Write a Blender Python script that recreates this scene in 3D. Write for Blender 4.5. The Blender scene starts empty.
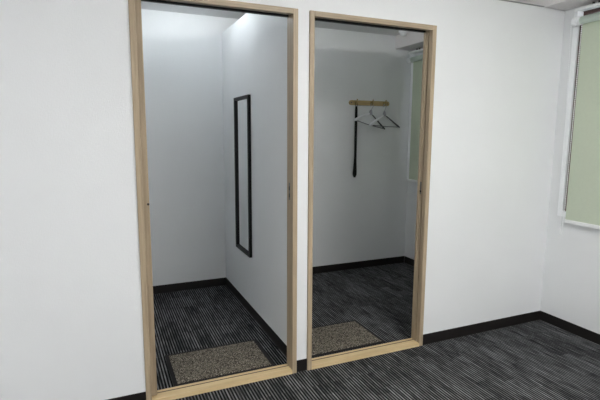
import bpy, bmesh, math, random
from mathutils import Vector, Matrix
random.seed(4)
S = bpy.context.scene
COL = S.collection

# ------------------------------------------------------------------ helpers
def srgb(r, g, b):
    f = lambda c: (c/255/12.92) if c/255 <= .04045 else ((c/255+.055)/1.055)**2.4
    return (f(r), f(g), f(b), 1)

def box(bm, x0, x1, y0, y1, z0, z1, bev=0):
    vs = [bm.verts.new((x, y, z)) for x in (x0, x1) for y in (y0, y1) for z in (z0, z1)]
    idx = [(0,1,3,2), (4,6,7,5), (0,4,5,1), (2,3,7,6), (0,2,6,4), (1,5,7,3)]
    fs = [bm.faces.new([vs[i] for i in q]) for q in idx]
    bmesh.ops.recalc_face_normals(bm, faces=fs)
    if bev:
        es = list({e for f in fs for e in f.edges})
        bmesh.ops.bevel(bm, geom=es, offset=bev, segments=2, affect='EDGES', profile=.5)
    return bm

def cyl(bm, a, b, r, n=16, r2=None, cap=True):
    a, b = Vector(a), Vector(b)
    d = (b-a); L = d.length
    q = d.to_track_quat('Z', 'Y').to_matrix().to_4x4()
    bmesh.ops.create_cone(bm, cap_ends=cap, segments=n, radius1=r, radius2=r if r2 is None else r2,
                          depth=L, matrix=Matrix.Translation((a+b)/2) @ q)

def tube(bm, pts, rad, n=8):
    """swept tube; rad is a number or one (ru, rv) per point"""
    pts = [Vector(p) for p in pts]
    rings = []
    ref = Vector((0, 1, 0))
    for i, p in enumerate(pts):
        t = (pts[min(i+1, len(pts)-1)]-pts[max(i-1, 0)]).normalized()
        u = ref - t*ref.dot(t)
        if u.length < 1e-3:
            u = Vector((1, 0, 0)) - t*t.x
        u.normalize(); v = t.cross(u)
        ru, rv = rad[i] if isinstance(rad, list) else (rad, rad)
        rings.append([bm.verts.new(p+u*ru*math.cos(2*math.pi*k/n)+v*rv*math.sin(2*math.pi*k/n)) for k in range(n)])
    for a, b in zip(rings, rings[1:]):
        for k in range(n):
            bm.faces.new((a[k], a[(k+1) % n], b[(k+1) % n], b[k]))
    bm.faces.new(rings[0][::-1]); bm.faces.new(rings[-1])
    bmesh.ops.recalc_face_normals(bm, faces=bm.faces[:])

def obj(name, bm, mat, parent=None, smooth=False, loc=None):
    me = bpy.data.meshes.new(name)
    bm.to_mesh(me); bm.free()
    if smooth:
        for p in me.polygons: p.use_smooth = True
    o = bpy.data.objects.new(name, me); COL.objects.link(o)
    me.materials.append(mat)
    if parent: o.parent = parent
    if loc: o.location = loc
    return o

def tag(o, label=None, cat=None, group=None, kind=None):
    if label: o['label'] = label
    if cat: o['category'] = cat
    if group: o['group'] = group
    if kind: o['kind'] = kind
    return o

def empty(name, loc=(0, 0, 0)):
    o = bpy.data.objects.new(name, None); COL.objects.link(o); o.location = loc
    return o

def B(*boxes, bev=0):
    bm = bmesh.new()
    for b in boxes: box(bm, *b, bev=bev)
    return bm

# ------------------------------------------------------------------ materials
class N:
    def __init__(s, name):
        s.m = bpy.data.materials.new(name); s.m.use_nodes = True
        s.t = s.m.node_tree; s.b = s.t.nodes['Principled BSDF']
        s.co = s.n('ShaderNodeTexCoord').outputs['Object']
    def n(s, typ, **kw):
        x = s.t.nodes.new(typ)
        for k, v in kw.items():
            if k in x.inputs: x.inputs[k].default_value = v
            else: setattr(x, k, v)
        return x
    def l(s, a, b): s.t.links.new(a, b)
    def math(s, op, a, b=None):
        x = s.n('ShaderNodeMath', operation=op)
        for i, v in enumerate((a, b)):
            if v is None: continue
            if isinstance(v, (int, float)): x.inputs[i].default_value = v
            else: s.l(v, x.inputs[i])
        return x.outputs[0]
    def scaled(s, sc):
        x = s.n('ShaderNodeMapping'); x.inputs['Scale'].default_value = sc; s.l(s.co, x.inputs['Vector'])
        return x.outputs[0]
    def noise(s, vec, scale, detail=2, rough=.5):
        x = s.n('ShaderNodeTexNoise', Scale=scale, Detail=detail, Roughness=rough)
        s.l(vec, x.inputs['Vector']); return x.outputs['Fac']
    def ramp(s, fac, stops):
        x = s.n('ShaderNodeValToRGB'); e = x.color_ramp.elements
        while len(e) < len(stops): e.new(.5)
        for el, (p, c) in zip(e, stops): el.position = p; el.color = c
        s.l(fac, x.inputs['Fac']); return x.outputs['Color']
    def bump(s, h, strength, dist):
        x = s.n('ShaderNodeBump', Strength=strength, Distance=dist)
        s.l(h, x.inputs['Height']); s.l(x.outputs[0], s.b.inputs['Normal'])
    def base(s, c, rough=.5, metal=0, spec=None):
        if isinstance(c, tuple): s.b.inputs['Base Color'].default_value = c
        else: s.l(c, s.b.inputs['Base Color'])
        s.b.inputs['Roughness'].default_value = rough
        s.b.inputs['Metallic'].default_value = metal
        if spec is not None: s.b.inputs['Specular IOR Level'].default_value = spec

def plain(name, c, rough=.5, metal=0, spec=None, var=.05):
    m = N(name)
    k = m.noise(m.scaled((1, 1, 1)), 60, 3)
    lo = tuple(v*(1-var) for v in c[:3])+(1,); hi = tuple(min(1, v*(1+var)) for v in c[:3])+(1,)
    m.base(m.ramp(k, [(.3, lo), (.7, hi)]), rough, metal, spec)
    return m.m

def wallpaper(name, c):
    m = N(name)
    weave = m.math('ADD', m.noise(m.scaled((1, 1, .22)), 260, 2), m.noise(m.scaled((.22, .22, 1)), 260, 2))
    big = m.noise(m.scaled((1, 1, 1)), 3, 3)
    lo = tuple(v*.975 for v in c[:3])+(1,)
    m.base(m.ramp(big, [(.3, lo), (.7, c)]), .62, 0, .3)
    m.bump(weave, .35, .0012)
    return m.m

def wood(name, dark, light, vertical=True, fine=1):
    m = N(name)
    v = m.scaled((60, 60, 2.2) if vertical else (2.2, 60, 60))
    g = m.noise(v, 1.2*fine, 5, .6)
    m.base(m.ramp(g, [(.3, dark), (.7, light)]), .42, 0, .35)
    m.bump(g, .1, .001)
    return m.m

def carpet():
    m = N('striped_carpet_tiles')
    sep = m.n('ShaderNodeSeparateXYZ'); m.l(m.co, sep.inputs[0])
    x, y = sep.outputs['X'], sep.outputs['Y']
    # 50 cm tiles: a random number per tile shifts its stripes and its tone
    tx = m.math('FLOOR', m.math('DIVIDE', m.math('ADD', x, .07), .5)); ty = m.math('FLOOR', m.math('DIVIDE', m.math('ADD', y, .18), .5))
    cid = m.n('ShaderNodeCombineXYZ'); m.l(tx, cid.inputs[0]); m.l(ty, cid.inputs[1])
    wn = m.n('ShaderNodeTexWhiteNoise', noise_dimensions='3D'); m.l(cid.outputs[0], wn.inputs['Vector'])
    # pin stripes along y, one light and one dark row of yarn per 17 mm, each row broken into softer and brighter runs
    P = .0170
    row = m.math('FLOOR', m.math('DIVIDE', x, P/2))
    ph = m.math('MULTIPLY', x, 2*math.pi/P)
    stripe = m.math('ADD', m.math('MULTIPLY', m.math('SINE', ph), .5), .5)
    ln = m.math('ADD', m.math('MULTIPLY', y, 5.5), m.math('MULTIPLY', wn.outputs['Value'], 57))
    cv = m.n('ShaderNodeCombineXYZ'); m.l(m.math('MULTIPLY', row, 3.73), cv.inputs[0]); m.l(ln, cv.inputs[1])
    yarn = m.n('ShaderNodeTexNoise', Scale=1.0, Detail=3, Roughness=.6); m.l(cv.outputs[0], yarn.inputs['Vector'])
    # blocks of rows that are lighter or darker together
    bx = m.math('FLOOR', m.math('DIVIDE', x, .083)); 
    bs = m.n('ShaderNodeCombineXYZ'); m.l(bx, bs.inputs[0])
    bw = m.n('ShaderNodeTexWhiteNoise', noise_dimensions='3D'); m.l(bs.outputs[0], bw.inputs['Vector'])
    by = m.math('FLOOR', m.math('ADD', m.math('DIVIDE', y, .25), m.math('MULTIPLY', bw.outputs['Value'], 3)))
    bc = m.n('ShaderNodeCombineXYZ'); m.l(bx, bc.inputs[0]); m.l(by, bc.inputs[1])
    bv = m.n('ShaderNodeTexWhiteNoise', noise_dimensions='3D'); m.l(bc.outputs[0], bv.inputs['Vector'])
    val = m.math('ADD', m.math('MULTIPLY', stripe, .54), m.math('MULTIPLY', m.math('SUBTRACT', yarn.outputs['Fac'], .5), .75))
    val = m.math('ADD', val, m.math('MULTIPLY', m.math('SUBTRACT', bv.outputs['Value'], .5), CARPET_BLOCK))
    val = m.math('ADD', val, m.math('MULTIPLY', m.math('SUBTRACT', wn.outputs['Value'], .5), .05))
    fib = m.noise(m.scaled((1, 1, 1)), 420, 2)
    val = m.math('ADD', val, m.math('MULTIPLY', m.math('SUBTRACT', fib, .5), .35))
    c = m.ramp(val, [(.02, srgb(15, 15, 16)), (.34, srgb(52, 53, 55)), (.72, srgb(150, 151, 153))])
    m.base(c, .95, 0, .12)
    m.bump(stripe, .5, .002)
    return m.m
CARPET_BLOCK = .13

def speckle():
    m = N('speckled_mat_pile')
    v = m.n('ShaderNodeTexVoronoi', Scale=300.0); m.l(m.co, v.inputs['Vector'])
    s = m.n('ShaderNodeSeparateColor'); m.l(v.outputs['Color'], s.inputs[0])
    c = m.ramp(s.outputs[0], [(.0, srgb(30, 28, 26)), (.35, srgb(70, 65, 58)), (.65, srgb(120, 113, 101)), (1, srgb(182, 174, 160))])
    m.base(c, .95, 0, .1)
    m.bump(v.outputs['Distance'], .8, .004)
    return m.m

def emit(name, c, k):
    m = N(name); m.base((.8, .8, .8, 1), .5)
    m.b.inputs['Emission Color'].default_value = c; m.b.inputs['Emission Strength'].default_value = k
    return m.m

M = dict(
    wall=wallpaper('white_wallpaper', srgb(231, 233, 234)),
    ceil=plain('white_ceiling_board', srgb(226, 226, 226), .8, 0, .2, .02),
    beam=plain('white_painted_beam', srgb(228, 224, 224), .7, 0, .2, .02),
    carpet=carpet(), pile=speckle(),
    rubber=plain('black_rubber', srgb(20, 19, 20), .7, 0, .3),
    skirt=plain('black_vinyl_skirting', srgb(27, 24, 23), .45, 0, .4),
    oak_v=wood('pale_oak_upright', srgb(156, 139, 115), srgb(185, 167, 141)),
    oak_h=wood('pale_oak_level', srgb(156, 140, 117), srgb(184, 167, 142), False),
    sill=wood('pale_oak_threshold', srgb(198, 172, 128), srgb(222, 200, 158), False),
    black=plain('black_plastic', srgb(11, 11, 12), .45, 0, .3),
    track=plain('dark_track_metal', srgb(20, 19, 19), .5, .2),
    guide=plain('dark_brown_groove_shade', srgb(78, 60, 42), .5),
    cap=plain('grey_cap_metal', srgb(150, 150, 150), .5, .3),
    steel=plain('brushed_steel', srgb(120, 118, 115), .35, .9),
    dark_steel=plain('dark_steel', srgb(58, 54, 50), .4, .8),
    brass=plain('brass_hook', srgb(176, 156, 104), .4, .6),
    white=plain('white_plastic', srgb(246, 248, 250), .4, 0, .4, .02),
    alu=plain('white_aluminium', srgb(238, 240, 240), .35, 0, .5, .02),
    bronze=plain('bronze_window_metal', srgb(92, 70, 66), .45, .3),
    fabric=plain('sage_green_blind_fabric', srgb(196, 205, 186), .85, 0, .15, .015),
    mint=plain('pale_mint_roller', srgb(222, 234, 224), .6, 0, .25, .015),
    board=wood('honey_wood_board', srgb(176, 151, 104), srgb(214, 192, 144), False, 1.5),
    hang=plain('pale_grey_hanger_plastic', srgb(236, 237, 242), .35, 0, .4, .02),
    hangneck=plain('grey_hanger_neck', srgb(176, 176, 186), .4),
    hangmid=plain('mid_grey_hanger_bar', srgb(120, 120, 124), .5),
    hangshade=plain('dark_grey_hanger_shade', srgb(84, 84, 90), .5, 0, .4),
    lamp=emit('lamp_diffuser', (1, .985, .965, 1), 11.5),
    lampdim=emit('lamp_diffuser_bright', (.9, .96, 1, 1), 20.0),
    lampfill=emit('fill_lamp_diffuser', (.97, 1, .97, 1), 13),
)
m = N('mirror_glass'); m.base((.9, .92, .92, 1), .015, 1); M['mirror'] = m.m
m = N('window_glass'); m.base((1, 1, 1, 1), .02); m.b.inputs['Transmission Weight'].default_value = 1; m.b.inputs['IOR'].default_value = 1.1; M['glass'] = m.m

# ------------------------------------------------------------------ measures (metres)
XR = 2.545; YB = 1.718; ZC = 2.385; ZW = 2.255; XB = 2.335
XL, YR = -3.0, -5.0
XP0, XP1 = .541, .583          # partition between the two small rooms
XS = -.95                      # left wall of the first small room
D1 = (-.325, .520); D2 = (.589, 1.434); HD = 2.05
TW = .072                      # thickness of the front wall
HB = .0725
W1 = (-2.3, -.121, .86, 2.236) # window in the big room (y0, y1, z0, z1)
W2 = (.45, 1.668, .96, 2.165)

# ------------------------------------------------------------------ shell
o = obj('floor', B((XL, XR+.15, YR, YB, -.05, 0)), M['carpet']); tag(o, 'dark grey striped carpet tile floor running through all the rooms', 'floor', kind='structure')
o = obj('ceiling', B((XL-.1, XR+.15, YR-.1, YB+.1, ZC, ZC+.06)), M['ceil']); tag(o, 'white flat ceiling above all the rooms', 'ceiling', kind='structure')
sk0, sk1 = .022, .058
bm = B((XL, D1[0]-.9, 0, TW, 0, ZW),
       (D1[0]-.9, D1[0], 0, sk0, 0, ZW), (D1[0]-.9, D1[0], sk1, TW, 0, ZW), (D1[0]-.9, D1[0], sk0, sk1, HD, ZW),
       (D1[0], D1[1], 0, TW, HD, ZW),
       (D1[1], D2[0], 0, TW, 0, ZW),
       (D2[0], D2[1], 0, TW, HD, ZW),
       (D2[1], D2[1]+.9, 0, sk0, 0, ZW), (D2[1], D2[1]+.9, sk1, TW, 0, ZW), (D2[1], D2[1]+.9, sk0, sk1, HD, ZW),
       (D2[1]+.9, XR, 0, TW, 0, ZW))
bmesh.ops.remove_doubles(bm, verts=bm.verts[:], dist=1e-5)
o = obj('wall_front', bm, M['wall']); tag(o, 'white papered wall holding the two sliding doorways', 'wall', kind='structure')
o = obj('trim_1', B((XL, XB, -.004, TW+.004, ZW, ZW+.007)), M['cap']); tag(o, 'thin grey cap strip along the top of the doorway wall', 'trim', kind='structure')
def wall_with_windows(name, label):
    bm = bmesh.new()
    ys = [YR, W1[0], W1[1], W2[0], W2[1], YB]
    for a, b, w in ((YR, W1[0], None), (W1[0], W1[1], W1), (W1[1], W2[0], None), (W2[0], W2[1], W2), (W2[1], YB, None)):
        if w is None: box(bm, XR, XR+.15, a, b, 0, ZC)
        else:
            box(bm, XR, XR+.15, a, b, 0, w[2]); box(bm, XR, XR+.15, a, b, w[3], ZC)
    tag(obj(name, bm, M['wall']), label, 'wall', kind='structure')
wall_with_windows('wall_right', 'white papered window wall with green roller blinds')
tag(obj('wall_back', B((XL, XR+.15, YB, YB+.1, 0, ZC)), M['wall']), 'white papered end wall behind both doorways', 'wall', kind='structure')
tag(obj('wall_middle', B((XP0, XP1, TW, YB, 0, ZW)), M['wall']), 'white partition wall with the black mirror, stopping below the ceiling', 'wall', kind='structure')
tag(obj('wall_side', B((XS-.05, XS, TW, YB, 0, ZW)), M['wall']), 'white wall on the hidden left of the first small room', 'wall', kind='structure')
tag(obj('wall_left', B((XL-.1, XL, YR, YB, 0, ZC)), M['wall']), 'white left wall of the big room out of view', 'wall', kind='structure')
tag(obj('wall_rear', B((XL, XR+.15, YR-.1, YR, 0, ZC)), M['wall']), 'white wall behind the viewer', 'wall', kind='structure')
tag(obj('beam', B((XB, XR, YR, YB, ZW+.0005, ZC))  , M['beam']), 'white boxed beam along the top of the window wall', 'beam', kind='structure')

bt = .005
def skirting(name, x0, x1, y0, y1, label):
    tag(obj(name, B((x0, x1, y0, y1, 0, HB), bev=.0015), M['skirt']), label, 'baseboard', kind='structure')
skirting('baseboard_left', XL, D1[0], -bt, 0, 'black skirting left of the first doorway')
skirting('baseboard_center', D1[1], D2[0], -bt, 0, 'short black skirting piece between the two doorways')
skirting('baseboard_front', D2[1], XR, -bt, 0, 'black skirting between the second doorway and the window wall')
skirting('baseboard_right', XR-bt, XR, YR, -bt, 'black skirting under the big green blind')
skirting('baseboard_back', XS, XP0-bt, YB-bt, YB, 'black skirting along the back of the room with the mirror')
skirting('baseboard_rear', XP1, XR-bt, YB-bt, YB, 'black skirting along the wall with the coat rack')
skirting('baseboard_middle', XP0-bt, XP0, TW, YB, 'black skirting along the wall under the mirror')
skirting('baseboard_side', XR-bt, XR, TW, YB-bt, 'black skirting under the blind in the coat rack room')

# ------------------------------------------------------------------ doorways
def doorway(name, x0, x1, pocket, label):
    """pocket = -1: the leaf is slid away to the left, +1: to the right"""
    d = empty(name, ((x0+x1)/2, 0, 0)); tag(d, label, 'door', kind='structure')
    cx = (x0+x1)/2
    a, b = x0-cx, x1-cx
    f0, f1, s1, b1 = -.012, sk0, sk1, .078
    ft = .028
    bv = .002
    for side in (-1, 1):
        u0, u1 = (a, a+ft) if side < 0 else (b-ft, b)
        if side == pocket:
            bm = B((u0, u1, f0, f1, 0, HD), (u0, u1, s1, b1, 0, HD), bev=bv)
        else:
            bm = B((u0, u1, f0, b1, 0, HD), bev=bv)
        obj('jamb', bm, M['oak_v'], d)
    obj('header', B((a+ft, b-ft, f0, f1, HD-ft, HD), bev=bv), M['oak_h'], d)
    obj('track', B((a+ft, b-ft, f1, b1, HD-.010, HD), (a+ft, b-ft, s1, b1, HD-ft, HD-.010), (a+ft, b-ft, f1, f1+.003, HD-ft, HD-.010)), M['track'], d)['label'] = 'dark sliding track'
    # threshold with the guide groove near its inner edge
    obj('threshold', B((a+ft, b-ft, f0, .048, 0, .021), (a+ft, b-ft, .048, .056, 0, .012), (a+ft, b-ft, .056, b1, 0, .021)), M['sill'], d)
    obj('groove_shade', B((a+ft, b-ft, .0485, .0555, .012, .0215)), M['guide'], d)['label'] = 'groove shade as a dark brown strip'  # strip fills the groove, coloured dark to stand for its shade
    # leaf: 35 mm of it stands out of the pocket
    out = .031
    l0, l1 = (a+ft+out-.84, a+ft+out) if pocket < 0 else (b-ft+.003, b-ft+.84)
    leaf = obj('door_leaf', B((l0, l1, *((.027, .053) if pocket < 0 else (.036, .057)), .024, HD-.014), bev=.0015), M['oak_v'], d)
    e = l1 if pocket < 0 else l0
    zz = 1.046
    if pocket < 0:
        bm = bmesh.new(); cyl(bm, (e-.006, .0250, zz), (e-.006, .0275, zz), .006, 14)
        obj('finger_pull', bm, M['dark_steel'], leaf)['label'] = 'small dark round pull'
    else:
        obj('latch_plate', B((e-.0015, e+.001, .039, .054, zz-.03, zz+.05)), M['steel'], leaf)
        bm = bmesh.new(); cyl(bm, (e-.002, .0465, zz-.012), (e+.001, .0465, zz-.012), .008, 14)
        obj('latch_bolt', bm, M['black'], leaf)
    # strike plate in the closing jamb
    j = b-ft if pocket < 0 else a+ft
    if pocket < 0:
        p = obj('strike_plate', B((j-.0015, j+.001, .030, .046, 1.027, 1.124)), M['steel'], d)
        obj('strike_slot', B((j-.0025, j+.001, .034, .042, 1.042, 1.064), (j-.0025, j+.001, .034, .042, 1.082, 1.104)), M['black'], p)
    else:
        p = obj('strike_plate', B((j-.001, j+.0015, .030, .046, 1.027, 1.124)), M['steel'], d)
        obj('strike_slot', B((j-.001, j+.0025, .034, .042, 1.042, 1.064), (j-.001, j+.0025, .034, .042, 1.082, 1.104)), M['black'], p)
doorway('door_1', D1[0], D1[1], -1, 'pale oak sliding doorway opening on the room with the tall mirror')
doorway('door_2', D2[0], D2[1], 1, 'pale oak sliding doorway opening on the room with the coat rack')

# ------------------------------------------------------------------ windows and blinds
def window(name, w, label, far_casing):
    y0, y1, z0, z1 = w
    r = empty(name, (XR, (y0+y1)/2, z0)); tag(r, label, 'window', kind='structure')
    def L(b): return (b[0]-XR, b[1]-XR, b[2]-(y0+y1)/2, b[3]-(y0+y1)/2, b[4]-z0, b[5]-z0)
    c = .037
    ca = far_casing
    obj('window_casing', B(L((XR-.014, XR, y1, y1+ca, z0-.0, z1)), L((XR-.014, XR, y0-c, y0, z0, z1)),
                           L((XR-.014, XR, y0-c, y1+ca, z0-c, z0))), M['white'], r)['label'] = 'white casing'
    fr = obj('window_frame', B(L((XR, XR+.06, y1-.04, y1, z0, z1)), L((XR, XR+.06, y0, y0+.04, z0, z1)),
                          L((XR, XR+.06, y0+.04, y1-.04, z1-.04, z1)), L((XR, XR+.06, y0+.04, y1-.04, z0, z0+.04)),
                          L((XR+.01, XR+.05, (y0+y1)/2-.025, (y0+y1)/2+.025, z0+.04, z1-.04))), M['bronze'], r)
    fr['label'] = 'dark bronze frame'
    obj('window_pane', B(L((XR+.028, XR+.033, y0+.04, y1-.04, z0+.04, z1-.04))), M['glass'], r)
window('window_1', W1, 'window behind the big green blind of the main room', .037)
window('window_2', W2, 'window behind the green blind in the coat rack room', .044)

def blind(y_far, y_near, z_roll, z_bot, label, chain_y, zchain):
    """roller blind on the window wall; y_far is its end nearest the corner"""
    xr = XR-.055
    r = empty('roller_blind', (xr, y_far, z_roll)); tag(r, label, 'blind', group=None)
    def L(x0, x1, y0, y1, z0, z1): return (x0-xr, x1-xr, y0-y_far, y1-y_far, z0-z_roll, z1-z_roll)
    rad = .025
    bm = bmesh.new(); cyl(bm, (0, 0, 0), (0, y_near-y_far, 0), rad, 28)
    obj('roller_tube', bm, M['mint'], r, smooth=False)
    for p in r.children[-1].data.polygons: p.use_smooth = len(p.vertices) == 4
    xf = xr+rad-.001
    f = obj('fabric', B(L(xf-.0015, xf, y_near, y_far, z_bot+.02, z_roll)), M['fabric'], r)
    obj('bottom_rail', B(L(xf-.009, xf+.007, y_near, y_far+.002, z_bot, z_bot+.024), bev=.003), M['alu'], r)
    obj('head_rail', B(L(xr-.016, XR-.0145, y_near, y_far+.04, z_roll+.064, z_roll+.082), bev=.003), M['alu'], r)
    # brackets at the far end and the near one
    for yy, s in ((y_far, 1), (y_near, -1)):
        bm = bmesh.new()
        cyl(bm, (0, yy-y_far-s*.007, 0), (0, yy-y_far+s*.010, 0), .030, 24)
        cyl(bm, (0, yy-y_far+s*.016, 0), (0, yy-y_far+s*.045, 0), .029, 24)
        cyl(bm, (0, yy-y_far, 0), (0, yy-y_far+s*.03, 0), .014, 16)
        ya, yb = sorted((yy-y_far+s*.012, yy-y_far+s*.016))
        box(bm, -.018, XR-.0145-xr, ya, yb, -.018, .062)
        obj('bracket', bm, M['white'], r)
    # two screws of the head rail fixed up to the beam
    for k in range(2):
        y = y_far-.10-(k*(abs(y_near-y_far)-.25))
        bm = B(L(xr+.004, XR-.016, y-.035, y+.035, z_roll+.082, z_roll+.087))
        cyl(bm, (.0, y-y_far-.02, .086), (.0, y-y_far-.02, .097), .008, 10)
        cyl(bm, (.0, y-y_far+.02, .086), (.0, y-y_far+.02, .097), .008, 10)
        obj('fixing_clip', bm, M['dark_steel'], r)
    if chain_y is None: return r
    ya, yb, ye = chain_y
    for part, pts in (('outer', None),):
        bm = bmesh.new()
        path = []
        z0 = z_roll
        n = 90
        pa = [Vector((-.006, ya+(ye-ya)*t-y_far, (zchain-z0)*t)) for t in [i/n for i in range(n+1)]]
        pb = [Vector((-.006+.012, yb+(ye-yb)*t-y_far, (zchain-z0)*t)) for t in [i/n for i in range(n+1)]]
        # let the two strands meet in a small round loop
        for P, sgn in ((pa, 1), (pb, -1)):
            for i, q in enumerate(P):
                t = i/n
                q.y += sgn*.008*min(1, (1-t)*14)
        for P in (pa, pb):
            tube(bm, P, .0011, 5)
            L_ = sum((P[i+1]-P[i]).length for i in range(n)); cnt = int(L_/.0125)
            for i in range(cnt):
                t = i/cnt*n; k = int(t); q = P[k].lerp(P[k+1], t-k)
                bmesh.ops.create_icosphere(bm, subdivisions=1, radius=.0042, matrix=Matrix.Translation(q))
        obj('bead_chain', bm, M['white'], r)['label'] = 'white bead chain loop'
        # the clear joiner and the weight at the end of the loop
        bm = bmesh.new(); cyl(bm, (0, ye-y_far, zchain-z0-.03), (0, ye-y_far, zchain-z0+.004), .006, 10)
        obj('chain_weight', bm, M['alu'], r)
    return r
blind(-.163, -1.95, 2.150, .786, 'big sage green roller blind on the main room window, right edge of view', (-.110, -.163, -.154), .735)
blind(1.648, .52, 2.150, .905, 'sage green roller blind seen through the second doorway, beyond the hangers', None, 0)

# ------------------------------------------------------------------ mirror
y0, y1, z0, z1 = .905, 1.288, .467, 1.676
r = empty('wall_mirror', (XP0, (y0+y1)/2, z0)); tag(r, 'tall narrow black framed mirror on the partition in the first doorway', 'mirror')
h = (y1-y0)/2; H = z1-z0; fw = .024; fd = .022
for bx in ((-fd, 0, -h, -h+fw, 0, H), (-fd, 0, h-fw, h, 0, H), (-fd, 0, -h+fw, h-fw, 0, fw), (-fd, 0, -h+fw, h-fw, H-fw, H)):
    obj('frame_bar', B(bx, bev=.0015), M['black'], r)
obj('mirror_glass', B((-.008, -.004, -h+fw, h-fw, fw, H-fw)), M['mirror'], r)
obj('backing', B((-.004, 0, -h+fw, h-fw, fw, H-fw)), M['black'], r)

# ------------------------------------------------------------------ door mats
def door_mat(x0, x1, y0, y1, rot, label):
    r = empty('door_mat', ((x0+x1)/2, (y0+y1)/2, 0)); r.rotation_euler.z = math.radians(rot)
    tag(r, label, 'mat', group='door mats inside the doorways')
    hx, hy = (x1-x0)/2, (y1-y0)/2
    obj('border', B((-hx, hx, -hy, hy, 0, .004), bev=.0015), M['rubber'], r)['label'] = 'black rubber edge'
    bw = .021; nx, ny = 110, 64
    bm = bmesh.new(); g = []
    for i in range(nx+1):
        col = []
        for j in range(ny+1):
            ed = i in (0, nx) or j in (0, ny)
            col.append(bm.verts.new((-hx+bw+(2*hx-2*bw)*i/nx, -hy+bw+(2*hy-2*bw)*j/ny, .003 if ed else .0085+random.uniform(-.0014, .0014))))
        g.append(col)
    for i in range(nx):
        for j in range(ny):
            bm.faces.new((g[i][j], g[i+1][j], g[i+1][j+1], g[i][j+1]))
    obj('pile', bm, M['pile'], r, smooth=True)['label'] = 'brown and beige speckled loop pile'
door_mat(-.168, .435, .108, .508, 0, 'speckled brown door mat inside the first doorway, by the mirror wall')
door_mat(.633, 1.236, .122, .530, 0, 'speckled brown door mat inside the second doorway, coat rack room')

# ------------------------------------------------------------------ coat rack
RX, RZ = 2.040, 1.706; RY = YB
r = empty('coat_rack', (RX, RY, RZ)); tag(r, 'honey wood wall rack with three metal hooks above the hangers', 'coat rack')
bm = bmesh.new()
hw, hh, n = .234, .0235, 12
prof = []
for i in range(n+1):
    a = -math.pi/2+math.pi*i/n; prof.append((hw-hh+hh*math.cos(a), hh*math.sin(a)))
for i in range(n+1):
    a = math.pi/2+math.pi*i/n; prof.append((-hw+hh+hh*math.cos(a), hh*math.sin(a)))
fr = [bm.verts.new((x, -.018, z)) for x, z in prof]; bk = [bm.verts.new((x, 0, z)) for x, z in prof]
bm.faces.new(fr); bm.faces.new(bk[::-1])
for i in range(len(prof)): bm.faces.new((fr[i], bk[i], bk[(i+1) % len(prof)], fr[(i+1) % len(prof)]))
bmesh.ops.recalc_face_normals(bm, faces=bm.faces[:])
fe = [e for e in bm.edges if e.verts[0].co.y < -.017 and e.verts[1].co.y < -.017]
bmesh.ops.bevel(bm, geom=fe, offset=.003, segments=2, affect='EDGES')
obj('board', bm, M['board'], r)
HX = (-.170, .012, .165)
for hx in HX:
    bm = bmesh.new()
    box(bm, hx-.009, hx+.009, -.021, -.018, -.018, .018, bev=.0008)          # plate
    # upper prong and the lower peg that carries things
    tube(bm, [(hx, -.020, .006), (hx, -.036, .008), (hx, -.048, .014), (hx+.002, -.054, .026)], .0042, 8)
    tube(bm, [(hx, -.020, -.006), (hx, -.034, -.016), (hx, -.046, -.016), (hx, -.052, -.002)], .0042, 8)
    bmesh.ops.create_icosphere(bm, subdivisions=2, radius=.0065, matrix=Matrix.Translation((hx+.002, -.054, .028)))
    bmesh.ops.create_icosphere(bm, subdivisions=2, radius=.006, matrix=Matrix.Translation((hx, -.052, .001)))
    obj('hook', bm, M['brass'], r, smooth=True)
for sx in (-.214, .206):
    bm = bmesh.new(); cyl(bm, (sx, -.0205, 0), (sx, -.018, 0), .006, 12)
    obj('screw', bm, M['steel'], r)

# ------------------------------------------------------------------ shoe horn, hung by a cord on the first hook
sx = RX+HX[0]+.001; sy = RY-.036
r = empty('shoe_horn', (sx, sy, RZ-.02)); tag(r, 'long black shoe horn hanging from the left hook of the rack', 'shoe horn')
bm = bmesh.new()
L = .705
pts, rad = [], []
for i in range(25):
    t = i/24; z = -.016-L*t
    w = .0145 if t < .72 else .0145+.0085*min(1, ((t-.72)/.2))**1.2
    if t > .96: w *= math.sqrt(max(.12, 1-((t-.96)/.045)**2))
    if t < .03: w *= .7+10*t
    d = .006 if t < .72 else .006-.0035*(t-.72)/.28
    pts.append((0, -.004+.010*max(0, t-.7)**2*8, z)); rad.append((d, w))
tube(bm, pts, rad, 14)
obj('blade', bm, M['black'], r, smooth=True)
bm = bmesh.new()
ring = [(.010*math.sin(a), -.004, -.002+.034*math.cos(a)) for a in [2*math.pi*k/20 for k in range(21)]]
tube(bm, ring, .0022, 6)
obj('hanging_loop', bm, M['black'], r, smooth=True)

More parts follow.
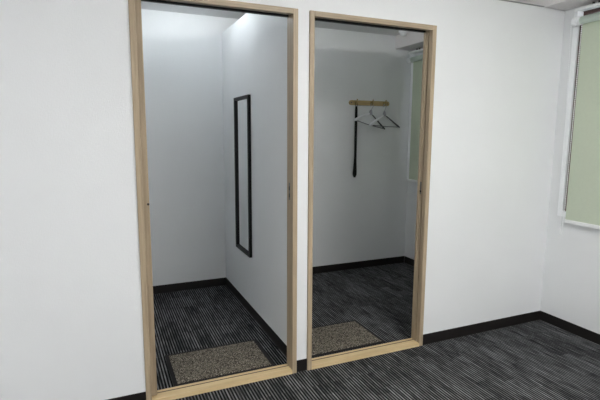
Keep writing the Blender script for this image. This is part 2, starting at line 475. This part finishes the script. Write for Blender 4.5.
# ------------------------------------------------------------------ hangers
def hanger(hx, yaw, tilt, drop, label):
    px, py, pz = RX+hx, RY-.0385, RZ-.014
    r = empty('coat_hanger', (px, py, pz)); r.rotation_euler = (0, math.radians(tilt), math.radians(yaw))
    tag(r, label, 'hanger')
    # wire hook over the peg, down to the neck
    bm = bmesh.new()
    R = .020
    pts = [(-R*math.cos(a)*1.0, 0, -.014+R*math.sin(a)) for a in [math.radians(-25+d) for d in range(0, 216, 15)]]
    pts += [(.006, 0, -.045), (0, 0, -.060), (0, 0, -drop+.01)]
    tube(bm, pts, .0028, 8)
    obj('hook', bm, M['hangneck'], r, smooth=True)
    bm = bmesh.new()
    tube(bm, [(0, 0, -drop+.035), (0, 0, -drop+.005), (0, 0, -drop-.012)], [(.007, .013), (.012, .024), (.010, .030)], 12)
    obj('neck', bm, M['hangneck'], r, smooth=True)
    hwid, fall = .212, .116
    for s in (-1, 1):
        bm = bmesh.new(); pts = []; rad = []
        for i in range(13):
            t = i/12
            x = s*(.004+hwid*t); z = -drop-fall*(t**1.12)
            y = -.022*t*t
            wd = .008+.016*t**1.3
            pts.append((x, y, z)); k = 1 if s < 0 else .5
            rad.append((wd*k if i < 12 else wd*.6*k, (.010+.005*t)*k if i < 12 else .007*k))
        tube(bm, pts, rad, 12)
        o = obj('shoulder', bm, M['hang'] if s < 0 else M['hangshade'], r, smooth=True)  # right shoulder: its shade is put into the colour as dark grey
        o['label'] = 'pale grey shoulder' if s < 0 else 'shoulder with its shade painted dark grey'
    bm = bmesh.new()
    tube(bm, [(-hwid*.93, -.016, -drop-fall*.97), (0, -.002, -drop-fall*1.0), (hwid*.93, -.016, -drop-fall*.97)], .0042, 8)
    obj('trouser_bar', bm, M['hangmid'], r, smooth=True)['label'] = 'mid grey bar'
hanger(HX[1], 13.5, 11, .090, 'pale grey plastic hanger on the middle hook, tilting down to the right')
hanger(HX[2], 13.5, 2, .100, 'pale grey plastic hanger on the right hook, nearest the window')

# ------------------------------------------------------------------ ceiling detector
DX, DY = 2.272, 1.50
r = empty('ceiling_detector', (DX, DY, ZC)); tag(r, 'small round white detector on the ceiling, seen through the second doorway', 'detector')
bm = bmesh.new(); cyl(bm, (0, 0, -.014), (0, 0, 0), .048, 28)
obj('base', bm, M['white'], r)
bm = bmesh.new(); cyl(bm, (0, 0, -.044), (0, 0, -.014), .024, 24, .040)
obj('sensor_head', bm, M['white'], r)

# ------------------------------------------------------------------ ceiling lights of the room
def ceiling_light(x, y, lx, ly, mat, label):
    r = empty('ceiling_light', (x, y, ZC)); tag(r, label, 'ceiling light', group='ceiling lights')
    obj('housing', B((-lx/2-.03, lx/2+.03, -ly/2-.03, ly/2+.03, -.018, 0), bev=.003), M['white'], r)
    obj('diffuser', B((-lx/2, lx/2, -ly/2, ly/2, -.075, -.018), bev=.012), mat, r)
LIGHTS = [(-1.9, -2.5, 1.4, .22), (1.0, -1.75, 1.2, .2), (.95, -3.7, 1.2, .2)]
for i, (x, y, lx, ly) in enumerate(LIGHTS):
    ceiling_light(x, y, lx, ly, M['lamp'], 'long white ceiling light of the main room, above and behind the view')
# round drum lamps on the ceilings of the two small rooms, above the door heads: the rim glows, a closed white cap is added below to keep light off the floor
def drum_lamp(x, y, mat, label):
    r = empty('ceiling_lamp', (x, y, ZC)); tag(r, label, 'ceiling lamp')
    bm = bmesh.new(); cyl(bm, (0, 0, -.010), (0, 0, 0), .125, 32); obj('base', bm, M['white'], r)
    bm = bmesh.new(); cyl(bm, (0, 0, -.050), (0, 0, -.010), .100, 32, .108); obj('diffuser', bm, mat, r)
    bm = bmesh.new(); cyl(bm, (0, 0, -.054), (0, 0, -.050), .104, 32); obj('cap', bm, M['white'], r)
drum_lamp(.10, 1.09, M['lampdim'], 'round white ceiling lamp of the mirror room, above the first doorway head')
drum_lamp(.95, .75, M['lampfill'], 'round white fill lamp added unseen to brighten the coat rack room, above the second doorway head')  # fill lamp added out of view to brighten this room

# ------------------------------------------------------------------ world, camera, view
w = bpy.data.worlds.new('world'); S.world = w; w.use_nodes = True
bg = w.node_tree.nodes['Background']; bg.inputs[0].default_value = (.85, .92, 1, 1); bg.inputs[1].default_value = .4

cd = bpy.data.cameras.new('camera'); cam = bpy.data.objects.new('camera', cd); COL.objects.link(cam)
f, yaw, pitch, roll = 460.777, .4098, -.1425, .0052
cd.sensor_fit = 'HORIZONTAL'; cd.sensor_width = 36; cd.lens = 36*f/600; cd.clip_start = .02
F = Vector((math.sin(yaw)*math.cos(pitch), math.cos(yaw)*math.cos(pitch), math.sin(pitch)))
R = Vector((math.cos(yaw), -math.sin(yaw), 0)); U = R.cross(F)
R2 = math.cos(roll)*R+math.sin(roll)*U; U2 = -math.sin(roll)*R+math.cos(roll)*U
mw = Matrix((R2, U2, -F)).transposed().to_4x4(); mw.translation = Vector((-.4822, -2.3535, 1.3968))
cam.matrix_world = mw
S.camera = cam
S.view_settings.view_transform = 'Standard'; S.view_settings.look = 'None'
S.view_settings.gamma = 1; S.view_settings.use_curve_mapping = False
S.view_settings.exposure = 1.7
S.render.filter_size = 1.15
try:
    S.cycles.use_denoising = True
    S.cycles.max_bounces = 14; S.cycles.diffuse_bounces = 8
except Exception: pass
